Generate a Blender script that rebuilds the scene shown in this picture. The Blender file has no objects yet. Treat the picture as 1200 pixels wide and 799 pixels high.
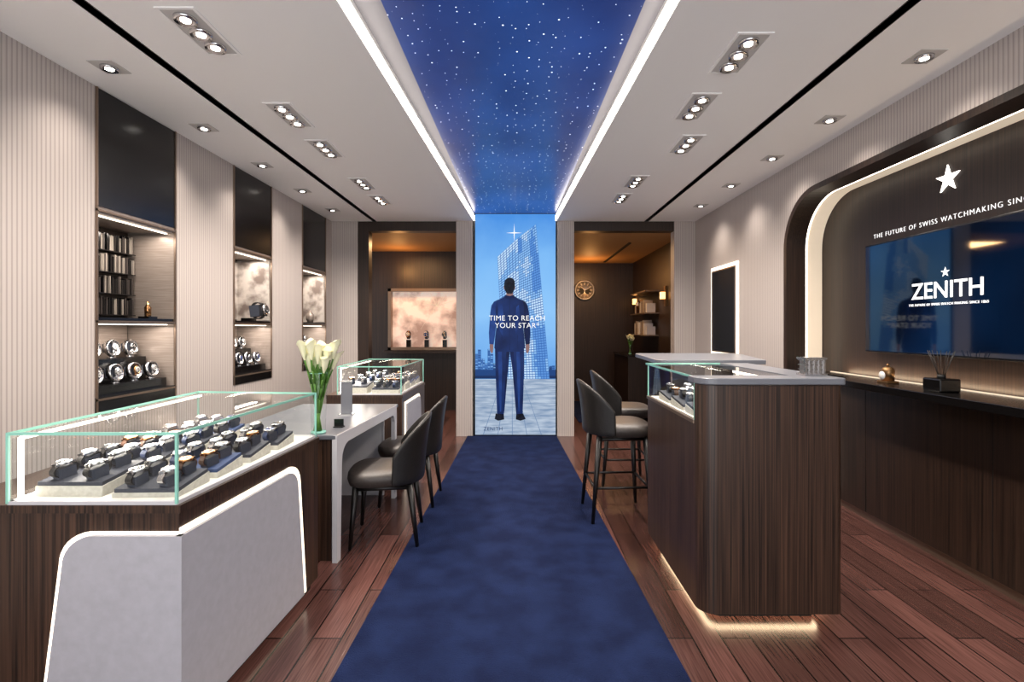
import bpy, bmesh, math, random
from mathutils import Vector, Matrix, noise as mnoise
random.seed(4)
D=bpy.data; C=bpy.context
COL=C.scene.collection
# ---------------------------------------------------------------- helpers
def H(h):
    h=h.lstrip('#'); o=[]
    for i in (0,2,4):
        c=int(h[i:i+2],16)/255
        o.append(c/12.92 if c<=0.04045 else ((c+0.055)/1.055)**2.4)
    return (o[0],o[1],o[2],1)
def M(name,col,rough=0.5,metal=0.0,em=None,es=0.0,coat=0.0,spec=0.5):
    m=D.materials.new(name); m.use_nodes=True
    b=m.node_tree.nodes['Principled BSDF']
    b.inputs['Base Color'].default_value=H(col); b.inputs['Roughness'].default_value=rough
    b.inputs['Metallic'].default_value=metal; b.inputs['Coat Weight'].default_value=coat
    b.inputs['Specular IOR Level'].default_value=spec
    if em: b.inputs['Emission Color'].default_value=H(em); b.inputs['Emission Strength'].default_value=es
    return m
def nt(m): return m.node_tree.nodes, m.node_tree.links, m.node_tree.nodes['Principled BSDF']
def ramp(n,stops):
    r=n.new('ShaderNodeValToRGB'); e=r.color_ramp.elements
    while len(e)<len(stops): e.new(0.5)
    for i,(p,c) in enumerate(stops): e[i].position=p; e[i].color=H(c)
    return r
def noise_mat(name,c1,c2,scale=(1,1,1),ns=5,rough=0.5,bump=0.0,detail=6,coat=0,lo=.3,hi=.7,metal=0,bd=.01):
    m=M(name,c1,rough,metal,coat=coat); n,l,b=nt(m)
    t=n.new('ShaderNodeTexCoord'); mp=n.new('ShaderNodeMapping'); mp.inputs['Scale'].default_value=scale
    no=n.new('ShaderNodeTexNoise'); no.inputs['Scale'].default_value=ns; no.inputs['Detail'].default_value=detail
    r=ramp(n,[(lo,c1),(hi,c2)])
    l.new(t.outputs['Object'],mp.inputs[0]); l.new(mp.outputs[0],no.inputs['Vector']); l.new(no.outputs['Fac'],r.inputs[0]); l.new(r.outputs[0],b.inputs['Base Color'])
    if bump:
        bp=n.new('ShaderNodeBump'); bp.inputs['Strength'].default_value=bump; bp.inputs['Distance'].default_value=bd
        l.new(no.outputs['Fac'],bp.inputs['Height']); l.new(bp.outputs[0],b.inputs['Normal'])
    return m
# materials
def fluted(name,c1,c2,pitch=0.024):
    m=M(name,c1,0.55); n,l,b=nt(m)
    t=n.new('ShaderNodeTexCoord'); s=n.new('ShaderNodeSeparateXYZ'); l.new(t.outputs['Object'],s.inputs[0])
    a=n.new('ShaderNodeMath'); a.operation='ADD'; l.new(s.outputs[0],a.inputs[0]); l.new(s.outputs[1],a.inputs[1])
    q=n.new('ShaderNodeMath'); q.operation='MULTIPLY'; q.inputs[1].default_value=2*math.pi/pitch; l.new(a.outputs[0],q.inputs[0])
    k=n.new('ShaderNodeMath'); k.operation='SINE'; l.new(q.outputs[0],k.inputs[0])
    mr=n.new('ShaderNodeMapRange'); mr.inputs['From Min'].default_value=-1; l.new(k.outputs[0],mr.inputs['Value'])
    r=ramp(n,[(0,c2),(0.45,c1)]); l.new(mr.outputs[0],r.inputs[0]); l.new(r.outputs[0],b.inputs['Base Color'])
    bp=n.new('ShaderNodeBump'); bp.inputs['Strength'].default_value=0.25; bp.inputs['Distance'].default_value=0.003
    l.new(mr.outputs[0],bp.inputs['Height']); l.new(bp.outputs[0],b.inputs['Normal'])
    return m
m_flute=fluted('fluted_taupe','#bbb2ad','#9c9390')
m_ceil=M('plaster_ceiling','#f5f4f3',0.7)
m_rim=M('cove_rim_paint','#8b8a90',0.7)  # greyer than the ceiling plaster, so the rim's dimness is put into its colour
m_black=M('matt_black','#050505',0.6)
m_gloss=M('black_lacquer','#0b0a0b',0.22)
m_wood=noise_mat('dark_zebrano','#130b07','#523a2d',(85,85,0.8),1.6,0.38,0.1,5,lo=.34,hi=.72,bd=.002)
m_woodd=noise_mat('smoked_oak','#140c08','#36251c',(70,70,0.9),1.6,0.42,0.1,5,lo=.3,hi=.72,bd=.002)
m_bronze=noise_mat('brushed_bronze','#8d8078','#a99c92',(2,2,60),3,0.38,0,3,metal=.4)
m_trim=M('bronze_trim','#8a7768',0.35,0.8)
m_steel=M('polished_steel','#d0d0d2',0.2,1)
m_gold=M('rose_gold','#c08e60',0.22,1)
m_white=M('white_corian','#c6c5ca',0.35)
m_panel=noise_mat('pearl_leather_panel','#a9a8af','#b1b0b8',(1,1,1),30,0.45,0.05)
m_greytop=M('grey_stone_top','#6f727a',0.3)
m_desktop=M('desk_stone_top','#5c5f67',0.35)
m_deck=M('deck_fabric','#dcd8d0',0.8)
m_riser=noise_mat('riser_fabric','#b5b2a8','#cbc8bf',(1,1,1),60,0.8,0.05)
m_tray=M('slate_tray','#343844',0.65)
m_tray2=M('blue_tray','#33466f',0.65)
m_leather=noise_mat('black_leather','#131110','#1c1918',(1,1,1),90,0.42,0.15)
m_seat=noise_mat('taupe_leather','#38322f','#443e3b',(1,1,1),60,0.45,0.1)
m_leg=M('ebonised_leg','#0f0c0b',0.4)
m_led=M('led_warm','#ffffff',0.5,em='#fff0dc',es=4.0)
m_ledp=M('led_panel_edge','#ffffff',0.5,em='#ffeacb',es=1.6)
m_softglow=M('led_soft','#c9bba8',0.5,em='#f0dcc2',es=0.5)  # self-glowing beige; on the niche reveal it stands in for light falling there
m_ledc=M('led_cove','#ffffff',0.5,em='#fff3e4',es=6.5)
m_ledf=M('led_floor','#ffffff',0.5,em='#ffdfb4',es=14.0)
m_bulb=M('bulb','#ffffff',0.5,em='#fff6ea',es=9)
m_fix=M('fixture_grey','#c0bdbb',0.5)
m_can=M('fixture_can','#8f8a88',0.3,0.7)
m_edge=M('glass_edge','#8fcaba',0.1,em='#7fc7b5',es=0.06)
m_green=M('stem_green','#4c7a26',0.5)
m_lily=M('lily_petal','#f4f2cf',0.45)
m_spadix=M('lily_spadix','#e8c63a',0.6)
m_leather_d=M('dark_shadow','#0a0807',0.7)  # plain near-black for the outer closing walls
m_txt=M('white_letter','#ffffff',0.5,em='#ffffff',es=1.0)
m_star=M('lit_star','#ffffff',0.5,em='#fff8ee',es=3.0)
m_brass=M('aged_brass','#8a6a48',0.35,0.9)
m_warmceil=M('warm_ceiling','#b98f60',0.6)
m_marble=noise_mat('veined_marble','#c9c0b8','#7c6f68',(1,1,1),7,0.3,0,9,lo=.45,hi=.62)
# glass: thin-sheet shader, reflectance rises symmetrically at grazing angles
m_glass=D.materials.new('clear_glass'); m_glass.use_nodes=True
n=m_glass.node_tree.nodes; l=m_glass.node_tree.links; n.remove(n['Principled BSDF'])
tr=n.new('ShaderNodeBsdfTransparent'); tr.inputs[0].default_value=(0.96,0.985,0.98,1)
gl=n.new('ShaderNodeBsdfGlossy'); gl.inputs['Roughness'].default_value=0.02
fr=n.new('ShaderNodeLayerWeight'); fr.inputs[0].default_value=.5; pw=n.new('ShaderNodeMath'); pw.operation='POWER'; pw.inputs[1].default_value=5
ma=n.new('ShaderNodeMath'); ma.operation='MULTIPLY_ADD'; ma.inputs[1].default_value=.65; ma.inputs[2].default_value=.05; mx=n.new('ShaderNodeMixShader')
l.new(fr.outputs['Facing'],pw.inputs[0]); l.new(pw.outputs[0],ma.inputs[0]); l.new(ma.outputs[0],mx.inputs[0])
l.new(tr.outputs[0],mx.inputs[1]); l.new(gl.outputs[0],mx.inputs[2]); l.new(mx.outputs[0],n['Material Output'].inputs[0])
# floor
m_floor=M('reddish_planks','#6b4a40',0.3); n,l,b=nt(m_floor)
t=n.new('ShaderNodeTexCoord'); mp=n.new('ShaderNodeMapping'); mp.inputs['Rotation'].default_value=(0,0,math.radians(90))
l.new(t.outputs['Object'],mp.inputs[0])
br=n.new('ShaderNodeTexBrick'); br.offset=0.37; br.inputs['Scale'].default_value=1; br.inputs['Brick Width'].default_value=1.1; br.inputs['Row Height'].default_value=0.13
br.inputs['Mortar Size'].default_value=0.0035; br.inputs['Mortar Smooth'].default_value=0.0; br.inputs['Color1'].default_value=H('#765049'); br.inputs['Color2'].default_value=H('#4c322d'); br.inputs['Mortar'].default_value=H('#150c09')
l.new(mp.outputs[0],br.inputs['Vector'])
mp2=n.new('ShaderNodeMapping'); mp2.inputs['Scale'].default_value=(55,1.6,1); l.new(t.outputs['Object'],mp2.inputs[0])
no=n.new('ShaderNodeTexNoise'); no.inputs['Scale'].default_value=2.5; no.inputs['Detail'].default_value=7; l.new(mp2.outputs[0],no.inputs['Vector'])
r=ramp(n,[(0.3,'#b4b0b0'),(0.7,'#ffffff')]); l.new(no.outputs['Fac'],r.inputs[0])
mi=n.new('ShaderNodeMix'); mi.data_type='RGBA'; mi.blend_type='MULTIPLY'; mi.inputs[0].default_value=1
l.new(br.outputs['Color'],mi.inputs[6]); l.new(r.outputs[0],mi.inputs[7]); l.new(mi.outputs[2],b.inputs['Base Color'])
mr=n.new('ShaderNodeMapRange'); mr.inputs['To Min'].default_value=0.14; mr.inputs['To Max'].default_value=0.32; l.new(no.outputs['Fac'],mr.inputs[0]); l.new(mr.outputs[0],b.inputs['Roughness'])
bp=n.new('ShaderNodeBump'); bp.inputs['Strength'].default_value=0.5; bp.inputs['Distance'].default_value=0.002; bp.invert=True
l.new(br.outputs['Fac'],bp.inputs['Height']); l.new(bp.outputs[0],b.inputs['Normal'])
# carpet
m_carpet=noise_mat('navy_carpet','#131c3a','#1b274a',(1,1,1),6,0.95,0,7,lo=.35,hi=.65); n,l,b=nt(m_carpet)
t=n.new('ShaderNodeTexCoord'); f2=n.new('ShaderNodeTexNoise'); f2.inputs['Scale'].default_value=160; l.new(t.outputs['Object'],f2.inputs['Vector'])
bp=n.new('ShaderNodeBump'); bp.inputs['Strength'].default_value=0.9; bp.inputs['Distance'].default_value=0.008; l.new(f2.outputs['Fac'],bp.inputs['Height']); l.new(bp.outputs[0],b.inputs['Normal'])
b.inputs['Specular IOR Level'].default_value=0.1
# star ceiling
m_stars=M('starry_stretch_ceiling','#0a1840',0.3); n,l,b=nt(m_stars)
t=n.new('ShaderNodeTexCoord')
big=n.new('ShaderNodeTexNoise'); big.inputs['Scale'].default_value=1.1; big.inputs['Detail'].default_value=3; l.new(t.outputs['Object'],big.inputs['Vector'])
rb=ramp(n,[(0.32,'#112c68'),(0.68,'#27509f')]); l.new(big.outputs['Fac'],rb.inputs[0])
vo=n.new('ShaderNodeTexVoronoi'); vo.inputs['Scale'].default_value=15; vo.voronoi_dimensions='2D'; l.new(t.outputs['Object'],vo.inputs['Vector'])
sc=n.new('ShaderNodeSeparateColor'); l.new(vo.outputs['Color'],sc.inputs[0])
pw=n.new('ShaderNodeMath'); pw.operation='POWER'; pw.inputs[1].default_value=1.8; l.new(sc.outputs[0],pw.inputs[0])
th=n.new('ShaderNodeMath'); th.operation='MULTIPLY'; th.inputs[1].default_value=0.068; l.new(pw.outputs[0],th.inputs[0])
lt=n.new('ShaderNodeMath'); lt.operation='LESS_THAN'; l.new(vo.outputs['Distance'],lt.inputs[0]); l.new(th.outputs[0],lt.inputs[1])
mi=n.new('ShaderNodeMix'); mi.data_type='RGBA'; l.new(lt.outputs[0],mi.inputs[0]); l.new(rb.outputs[0],mi.inputs[6]); mi.inputs[7].default_value=(2.6,2.8,3.2,1)
l.new(mi.outputs[2],b.inputs['Emission Color']); b.inputs['Emission Strength'].default_value=0.75

def grp(name,loc=(0,0,0),rz=0,local=False):
    e=D.objects.new(name,None); COL.objects.link(e); e.location=loc; e.rotation_euler=(0,0,rz); e.empty_display_size=0.1
    e['loc']=1 if local else 0
    return e
def fin(name,bm,mats,parent=None,bevel=0,smooth=False,seg=2):
    bmesh.ops.recalc_face_normals(bm,faces=bm.faces)
    if parent and not parent['loc']: bmesh.ops.translate(bm,verts=bm.verts,vec=-Vector(parent.location))
    me=D.meshes.new(name); bm.to_mesh(me); bm.free()
    if not isinstance(mats,(list,tuple)): mats=[mats]
    for m in mats: me.materials.append(m)
    if smooth:
        for p in me.polygons: p.use_smooth=True
    o=D.objects.new(name,me); COL.objects.link(o)
    if parent: o.parent=parent
    if bevel:
        md=o.modifiers.new('b','BEVEL'); md.width=bevel; md.segments=seg; md.limit_method='ANGLE'
    return o
def bbox(bm,x0,x1,y0,y1,z0,z1,mi=0,mtx=None):
    vs=[bm.verts.new((x,y,z)) for x in (x0,x1) for y in (y0,y1) for z in (z0,z1)]
    if mtx:
        for v in vs: v.co=mtx@v.co
    for f in ((0,1,3,2),(4,6,7,5),(0,4,5,1),(2,3,7,6),(0,2,6,4),(1,5,7,3)):
        fc=bm.faces.new([vs[i] for i in f]); fc.material_index=mi
    return vs
def box(name,x0,x1,y0,y1,z0,z1,mat,parent=None,bevel=0):
    bm=bmesh.new(); bbox(bm,x0,x1,y0,y1,z0,z1); return fin(name,bm,mat,parent,bevel)
def to3(axis,p,a):
    if axis=='X': return (a,p[0],p[1])
    if axis=='Y': return (p[0],a,p[1])
    return (p[0],p[1],a)
def bprism(bm,pts,axis,a0,a1,mi=0):
    A=[bm.verts.new(to3(axis,p,a0)) for p in pts]; B=[bm.verts.new(to3(axis,p,a1)) for p in pts]
    fs=[bm.faces.new(A),bm.faces.new(B[::-1])]; k=len(pts)
    for i in range(k): fs.append(bm.faces.new((A[i],A[(i+1)%k],B[(i+1)%k],B[i])))
    for f in fs: f.material_index=mi
def prism(name,pts,axis,a0,a1,mat,parent=None,bevel=0,smooth=False):
    bm=bmesh.new(); bprism(bm,pts,axis,a0,a1); return fin(name,bm,mat,parent,bevel,smooth)
def onplane(name,org,ud,nd,pts,t0,t1,mat,parent=None):
    org=Vector(org);ud=Vector(ud).normalized();nd=Vector(nd).normalized()
    bm=bmesh.new(); A=[];B=[]
    for s,z in pts:
        p=org+ud*s+Vector((0,0,z)); A.append(bm.verts.new(p+nd*t0)); B.append(bm.verts.new(p+nd*t1))
    bm.faces.new(A); bm.faces.new(B[::-1]); k=len(pts)
    for i in range(k): bm.faces.new((A[i],A[(i+1)%k],B[(i+1)%k],B[i]))
    return fin(name,bm,mat,parent)
def blathe(bm,prof,cx,cy,cz,seg=20,mi=0,mtx=None):
    rings=[]
    for r,z in prof:
        ring=[]
        for i in range(seg):
            a=2*math.pi*i/seg; v=Vector((cx+r*math.cos(a),cy+r*math.sin(a),cz+z))
            if mtx: v=mtx@v
            ring.append(bm.verts.new(v))
        rings.append(ring)
    for a,b in zip(rings,rings[1:]):
        for i in range(seg):
            f=bm.faces.new((a[i],a[(i+1)%seg],b[(i+1)%seg],b[i])); f.material_index=mi; f.smooth=True
    for rg in (rings[0],rings[-1]):
        f=bm.faces.new(rg); f.material_index=mi
def lathe(name,prof,c,mat,parent=None,seg=24,smooth=True):
    bm=bmesh.new(); blathe(bm,prof,*c,seg=seg); return fin(name,bm,mat,parent)
def btaper(bm,p0,p1,r0,r1,seg=8,mi=0):
    p0=Vector(p0);p1=Vector(p1);d=(p1-p0).normalized(); q=d.to_track_quat('Z','Y').to_matrix().to_4x4()
    L=(p1-p0).length
    blathe(bm,[(r0,0),(r1,L)],0,0,0,seg,mi,Matrix.Translation(p0)@q)
def taper(name,p0,p1,r0,r1,mat,parent=None,seg=8):
    bm=bmesh.new(); btaper(bm,p0,p1,r0,r1,seg); return fin(name,bm,mat,parent)
def flat(name,pts,mat,parent=None):
    bm=bmesh.new(); bm.faces.new([bm.verts.new(p) for p in pts]); 
    if parent and not parent['loc']: bmesh.ops.translate(bm,verts=bm.verts,vec=-Vector(parent.location))
    me=D.meshes.new(name); bm.to_mesh(me); bm.free(); me.materials.append(mat)
    o=D.objects.new(name,me); COL.objects.link(o)
    if parent: o.parent=parent
    return o
def text(name,s,loc,size,mat,parent,facing='-Y',align='CENTER',ext=0.001,space=1.0,bold=0):
    c=D.curves.new(name,'FONT'); c.body=s; c.size=size; c.align_x=align; c.align_y='CENTER'; c.extrude=ext; c.space_character=space; c.offset=bold
    c.materials.append(mat); o=D.objects.new(name,c); COL.objects.link(o)
    if facing=='-Y': R=Matrix(((1,0,0),(0,0,-1),(0,1,0)))
    else: R=Matrix(((0,0,-1),(-1,0,0),(0,1,0)))
    o.rotation_euler=R.to_euler(); o.location=Vector(loc)-(Vector(parent.location) if parent else Vector())
    o.parent=parent; return o
def light(name,kind,loc,e,col='#fff2e5',size=0.1,rot=(0,0,0),spot=120,blend=.8,sy=None,parent=None):
    L=D.lights.new(name,kind); L.energy=e; L.color=H(col)[:3]
    if kind=='AREA':
        L.size=size
        if sy: L.shape='RECTANGLE'; L.size_y=sy
    else: L.shadow_soft_size=size
    if kind=='SPOT': L.spot_size=math.radians(spot); L.spot_blend=blend
    o=D.objects.new(name,L); COL.objects.link(o); o.rotation_euler=rot
    o.location=Vector(loc)-(Vector(parent.location) if parent else Vector())
    if parent: o.parent=parent
    return o
def arc(cx,cy,r,a0,a1,n=8):
    return [(cx+r*math.cos(math.radians(a0+(a1-a0)*i/n)),cy+r*math.sin(math.radians(a0+(a1-a0)*i/n))) for i in range(n+1)]
# ---------------------------------------------------------------- shell
F0=-1.2; YB=6.33; HC=2.74
box('floor',-3.2,3.2,F0,10.2,-0.1,0,m_floor)
car=prism('carpet',[(-0.79,F0+.1),(0.80,F0+.1),(0.50,6.30),(-0.63,6.30)],'Z',0,0.006,m_carpet)
def el(y): return -0.75+(y-2.05)*0.0459
def er(y): return 0.676-(y-2.05)*0.0414
cl=grp('ceiling',(0,0,HC))
box('ceiling_side_left',-2.75,-1.842,F0,YB,HC,HC+.12,m_ceil,cl)
prism('ceiling_soffit_left',[(-1.798,F0),(el(F0),F0),(el(YB),YB),(-1.798,YB)],'Z',HC,HC+.12,m_ceil,cl)
box('ceiling_side_right',1.672,2.75,F0,YB,HC,HC+.12,m_ceil,cl)
prism('ceiling_soffit_right',[(er(F0),F0),(1.628,F0),(1.628,YB),(er(YB),YB)],'Z',HC,HC+.12,m_ceil,cl)
box('track_slot_left',-1.845,-1.795,F0,YB,HC+.05,HC+.12,m_black,cl)
box('track_slot_right',1.625,1.675,F0,YB,HC+.05,HC+.12,m_black,cl)
for nm,a,b_ in (('l1',-1.846,-1.842),('l2',-1.798,-1.794),('r1',1.624,1.628),('r2',1.672,1.676)):
    box('slot_lip_'+nm,a,b_,F0,YB,HC-.002,HC+.05,m_black,cl)
box('ceiling_recess_top',-1.0,0.95,F0,YB,HC+.121,HC+.16,m_rim,cl)
prism('star_panel',[(-0.66,F0),(0.64,F0),(0.49,YB),(-0.545,YB)],'Z',HC+.10,HC+.1205,m_stars,cl)
for s,f,nm in ((1,el,'left'),(-1,er,'right')):
    prism('trim_cove_light_'+nm,[(f(F0),F0),(f(F0)+s*.012,F0),(f(YB)+s*.012,YB),(f(YB),YB)],'Z',HC+.008,HC+.070,m_ledc)
# unseen front wall behind camera; window opening added to let in world fill light
box('wall_front',-2.75,2.75,F0-.12,F0,2.45,2.9,m_ceil)
box('wall_front_left',-2.75,-2.1,F0-.12,F0,0,2.45,m_flute)
box('wall_front_right',2.1,2.75,F0-.12,F0,0,2.45,m_flute)
w=grp('window_1',(0,F0-.06,0))
for i,x in enumerate((-2.07,-0.7,0.7,2.07)): box('mullion_%d'%i,x-.03,x+.03,F0-.09,F0-.03,0,2.45,m_black,w)
box('rail_top',-2.1,2.1,F0-.09,F0-.03,2.39,2.45,m_black,w); box('rail_bottom',-2.1,2.1,F0-.09,F0-.03,0,.06,m_black,w)
# left wall with alcoves
XL=-2.37; XLb=-2.72
alc=[(2.78,3.43),(4.13,4.77),(5.45,6.12)]
wl=grp('wall_left',(XL,3,0))
ys=[F0]+[v for a in alc for v in a]+[YB]
for i in range(0,len(ys),2): box('pier_%d'%(i//2),XLb,XL,ys[i],ys[i+1],0,HC,m_flute,wl)
for i,(a,b_) in enumerate(alc): box('dado_%d'%i,XLb,XL,a,b_,0,.90,m_flute,wl)
box('outer',XLb-.05,XLb,F0,YB,0,HC,m_leather_d,wl)
def alcove(i,y0,y1):
    g=grp('wall_display_niche',(XL,(y0+y1)/2,.9))
    box('upper_panel',XLb+.02,XL+.004,y0+.006,y1-.006,2.07,HC-.005,m_gloss,g)
    box('back_panel',XLb,XLb+.03,y0,y1,.9,2.07,m_woodd,g)
    box('shelf_mid',XLb+.03,XL-.002,y0,y1,1.405,1.44,m_gloss,g)
    box('shelf_top',XLb+.03,XL-.002,y0,y1,2.03,2.07,m_bronze,g)
    box('base',XLb+.03,XL+.006,y0,y1,.9,.985,m_gloss,g)
    box('side_far',XLb+.03,XL-.002,y1-.012,y1-.001,.985,2.03,m_bronze,g)
    box('side_near',XLb+.03,XL-.002,y0+.001,y0+.012,.985,2.03,m_gloss,g)
    box('back_lower',XLb+.03,XLb+.034,y0+.02,y1-.02,.99,1.40,m_bronze,g)
    for k,(a,b_) in enumerate(((y0,y0+.01),(y1-.01,y1))): box('trim_v%d'%k,XL-.004,XL+.010,a,b_,.9,HC-.003,m_trim,g)
    for k,z in enumerate((1.41,2.04,.965)): box('trim_h%d'%k,XL-.004,XL+.010,y0,y1,z,z+.012,m_trim,g)
    for k,z in enumerate((2.026,1.401)):
        box('led_%d'%k,XL-.05,XL-.040,y0+.02,y1-.02,z-.003,z+.003,m_led,g)
        light('niche_lamp','AREA',(XL-.12,(y0+y1)/2,z-.012),3.8,size=.05,sy=.5,parent=g)
    return g
niches=[alcove(i,*a) for i,a in enumerate(alc)]
# right wall
XR=2.28
def npath(d,r=.42,yl=4.2,zt=2.46,ye=F0):
    return [(yl-d,0)]+[(yl-r+(r-d)*math.cos(math.radians(a)),zt-r+(r-d)*math.sin(math.radians(a))) for a in range(0,91,6)]+[(ye,zt-d)]
prism('wall_right',npath(0)+[(F0,HC),(YB,HC),(YB,0)],'X',XR,XR+.06,m_flute)
prism('trim_niche_surround',npath(-.012)+npath(.03)[::-1],'X',XR-.012,2.43,m_woodd)
prism('trim_niche_light',npath(0.0)+npath(.02)[::-1],'X',2.43,2.575,m_softglow)  # lit look of the beige reveal painted in as emission
prism('trim_niche_led',npath(0.02)+npath(.03)[::-1],'X',2.432,2.445,m_led)
box('wall_niche_back',2.58,2.66,F0,4.3,0,2.6,m_woodd)
box('wall_right_outer',2.34,2.75,4.32,YB,0,HC,m_leather_d)
box('wall_right_top',2.34,2.75,F0,4.3,2.6,HC,m_leather_d)
# back wall
box('wall_back_pier_left',-2.72,-2.04,YB,YB+.15,0,HC,m_flute)
box('trim_jamb_left',-2.04,-1.9,YB+.01,YB+.15,0,HC,m_woodd)
box('wall_back_column_left',-.775,-.565,YB-.03,YB+.3,0,HC+.1,m_flute)
box('wall_back_column_right',.51,.725,YB-.03,YB+.3,0,HC+.1,m_flute)
box('wall_back_pier_right',2.01,2.75,YB,YB+.15,0,HC,m_flute)
box('trim_header_left',-1.9,-.775,YB+.01,YB+.15,2.62,HC,m_woodd)
box('trim_header_right',.725,2.01,YB+.01,YB+.15,2.62,HC,m_woodd)
box('wall_back_top_left',-2.75,-.78,YB,YB+.2,HC,3.0,m_black)
box('wall_back_top_right',.73,2.75,YB,YB+.2,HC,3.0,m_black)
box('wall_back_top_centre',-.78,.73,YB,YB+.3,2.86,3.0,m_black)
# back rooms
box('wall_back_divider',-.76,.71,YB+.32,9.7,0,2.8,m_woodd)
box('wall_leftroom_back',-3.2,-.76,8.3,8.4,0,2.8,m_woodd)
box('wall_leftroom_left',-3.2,-3.1,YB+.15,8.3,0,2.8,m_woodd)
box('wall_rightroom_back',.71,3.2,9.5,9.6,0,2.8,m_woodd)
box('wall_rightroom_right',2.22,2.32,YB+.15,9.5,0,2.8,m_woodd)
box('ceiling_leftroom',-3.2,-.76,YB+.15,8.4,2.66,2.75,m_warmceil)
box('ceiling_rightroom',.71,3.2,YB+.15,9.6,2.62,2.75,m_warmceil)
box('trim_ceiling_slot',1.62,1.66,7.2,9.3,2.605,2.62,m_black)
box('area_rug',.9,1.68,7.2,9.3,0,.008,m_carpet)
light('backroom_lamp','AREA',(-1.7,7.3,2.6),26,'#ffc78a',.5)
light('backroom_lamp','AREA',(1.35,7.7,2.58),32,'#ffc78a',.5)
light('backroom_uplight','POINT',(-1.9,7.9,2.35),7,'#ffb56a',.1)
light('backroom_uplight','POINT',(1.3,8.9,2.3),10,'#ffb56a',.1)
# ---------------------------------------------------------------- ceiling downlights
def triple(x,y,e=40):
    g=grp('recessed_downlight',(x,y,HC))
    bm=bmesh.new()
    for a in ((-.085,.085,-.185,-.172),(-.085,.085,.172,.185),(-.085,-.072,-.172,.172),(.072,.085,-.172,.172)):
        bbox(bm,x+a[0],x+a[1],y+a[2],y+a[3],HC-.006,HC+.002)
    fin('trim_frame',bm,m_ceil,g)
    box('tray',x-.072,x+.072,y-.172,y+.172,HC-.003,HC+.0,m_fix,g)
    for k in (-1,0,1):
        lathe('ring',[(.024,-.010),(.045,-.018),(.047,-.004),(.047,0),(.024,0)],(x,y+k*.108,HC-.002),m_steel,g)
        lathe('bulb',[(.001,-.010),(.020,-.010),(.020,-.014),(.001,-.015)],(x,y+k*.108,HC-.002),m_bulb,g)
    light('lamp','SPOT',(x,y,HC-.05),e*2.4,size=.06,spot=150,blend=1,parent=g)
def single(x,y,e=10,sx=1):
    g=grp('recessed_wallwasher',(x,y,HC))
    box('plate',x-.065,x+.065,y-.065,y+.065,HC-.004,HC,m_fix,g)
    lathe('ring',[(.022,-.009),(.040,-.014),(.042,0),(.022,0)],(x,y,HC-.003),m_steel,g)
    lathe('bulb',[(.001,-.008),(.020,-.008),(.020,-.012),(.001,-.013)],(x,y,HC-.003),m_bulb,g)
    light('lamp','SPOT',(x,y,HC-.04),e*2.4,size=.08,spot=125,blend=1,parent=g)
for y in (2.28,3.17,3.76,4.67,5.26): triple(-1.455,y)
triple(1.10,2.46); triple(1.10,3.05); triple(1.25,3.67); triple(1.1,4.6); triple(1.09,5.19)
for y in (1.0,): triple(-1.455,y,42); triple(1.1,y,42)
for y in (1.6,2.58,3.36,4.13,4.9,5.7): single(-2.125,y)
for y in (1.6,2.48,3.23,3.96,4.72,5.5): single(2.04,y)
# ---------------------------------------------------------------- watches
def watch_mesh(k,metal,dial,strap,pil):
    bm=bmesh.new()
    bbox(bm,-.015,.015,-.024,.024,.0,.040,3)
    N=22
    for i in range(N):
        a0=2*math.pi*i/N;a1=2*math.pi*(i+1)/N
        def P(a,ro,x): return bm.verts.new((x,(.033+ro)*math.cos(a),.029+(.026+ro)*math.sin(a)))
        w0=.0105
        q=[P(a0,0,-w0),P(a1,0,-w0),P(a1,0,w0),P(a0,0,w0),P(a0,.003,-w0),P(a1,.003,-w0),P(a1,.003,w0),P(a0,.003,w0)]
        for f in ((0,1,2,3),(4,5,6,7),(0,1,5,4),(3,2,6,7)):
            fc=bm.faces.new([q[j] for j in f]); fc.material_index=2
    blathe(bm,[(.019,.0535),(.0215,.056),(.0215,.063),(.0195,.0655),(.0175,.0655),(.0172,.064)],0,0,0,24,0)
    blathe(bm,[(.0001,.0646),(.0172,.0645),(.0172,.0642),(.0001,.0641)],0,0,0,24,1)
    for sx in (-1,1):
        for sy in (-1,1): bbox(bm,sx*.0095-.002,sx*.0095+.002,min(sy*.016,sy*.027),max(sy*.016,sy*.027),.053,.060,0)
    bbox(bm,.0205,.026,-.003,.003,.057,.063,0)
    for (a,b_) in ((-.007,0),(.0045,.006),(.0045,-.006)): blathe(bm,[(.0001,.0652),(.004,.0652),(.004,.0648),(.0001,.0648)],a,b_,0,12,4)
    bbox(bm,-.0007,.0007,0,.013,.0652,.0656,0); bbox(bm,0,.009,-.0007,.0007,.0652,.0656,0)
    me=D.meshes.new('watch_%d'%k); bmesh.ops.recalc_face_normals(bm,faces=bm.faces); bm.to_mesh(me); bm.free()
    for m in (metal,dial,strap,pil,m_steel): me.materials.append(m)
    return me
dk=M('dial_black','#0c0d10',.3);dw=M('dial_silver','#d8d8d6',.3);db=M('dial_blue','#1c3f86',.25)
sk=M('strap_black','#141314',.5);sb=M('strap_brown','#4a3226',.55);sbl=M('strap_blue','#1d3157',.55)
pl=M('watch_cushion','#3a3f4c',.7)
W=[watch_mesh(0,m_steel,dk,sk,pl),watch_mesh(1,m_steel,dw,m_steel,pl),watch_mesh(2,m_gold,dw,sb,pl),watch_mesh(3,m_steel,db,sbl,pl),watch_mesh(4,m_steel,dw,sk,pl),watch_mesh(5,m_steel,dk,m_steel,pl)]
WT=[0,0,1,1,2,3,3,4,4,5]
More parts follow.
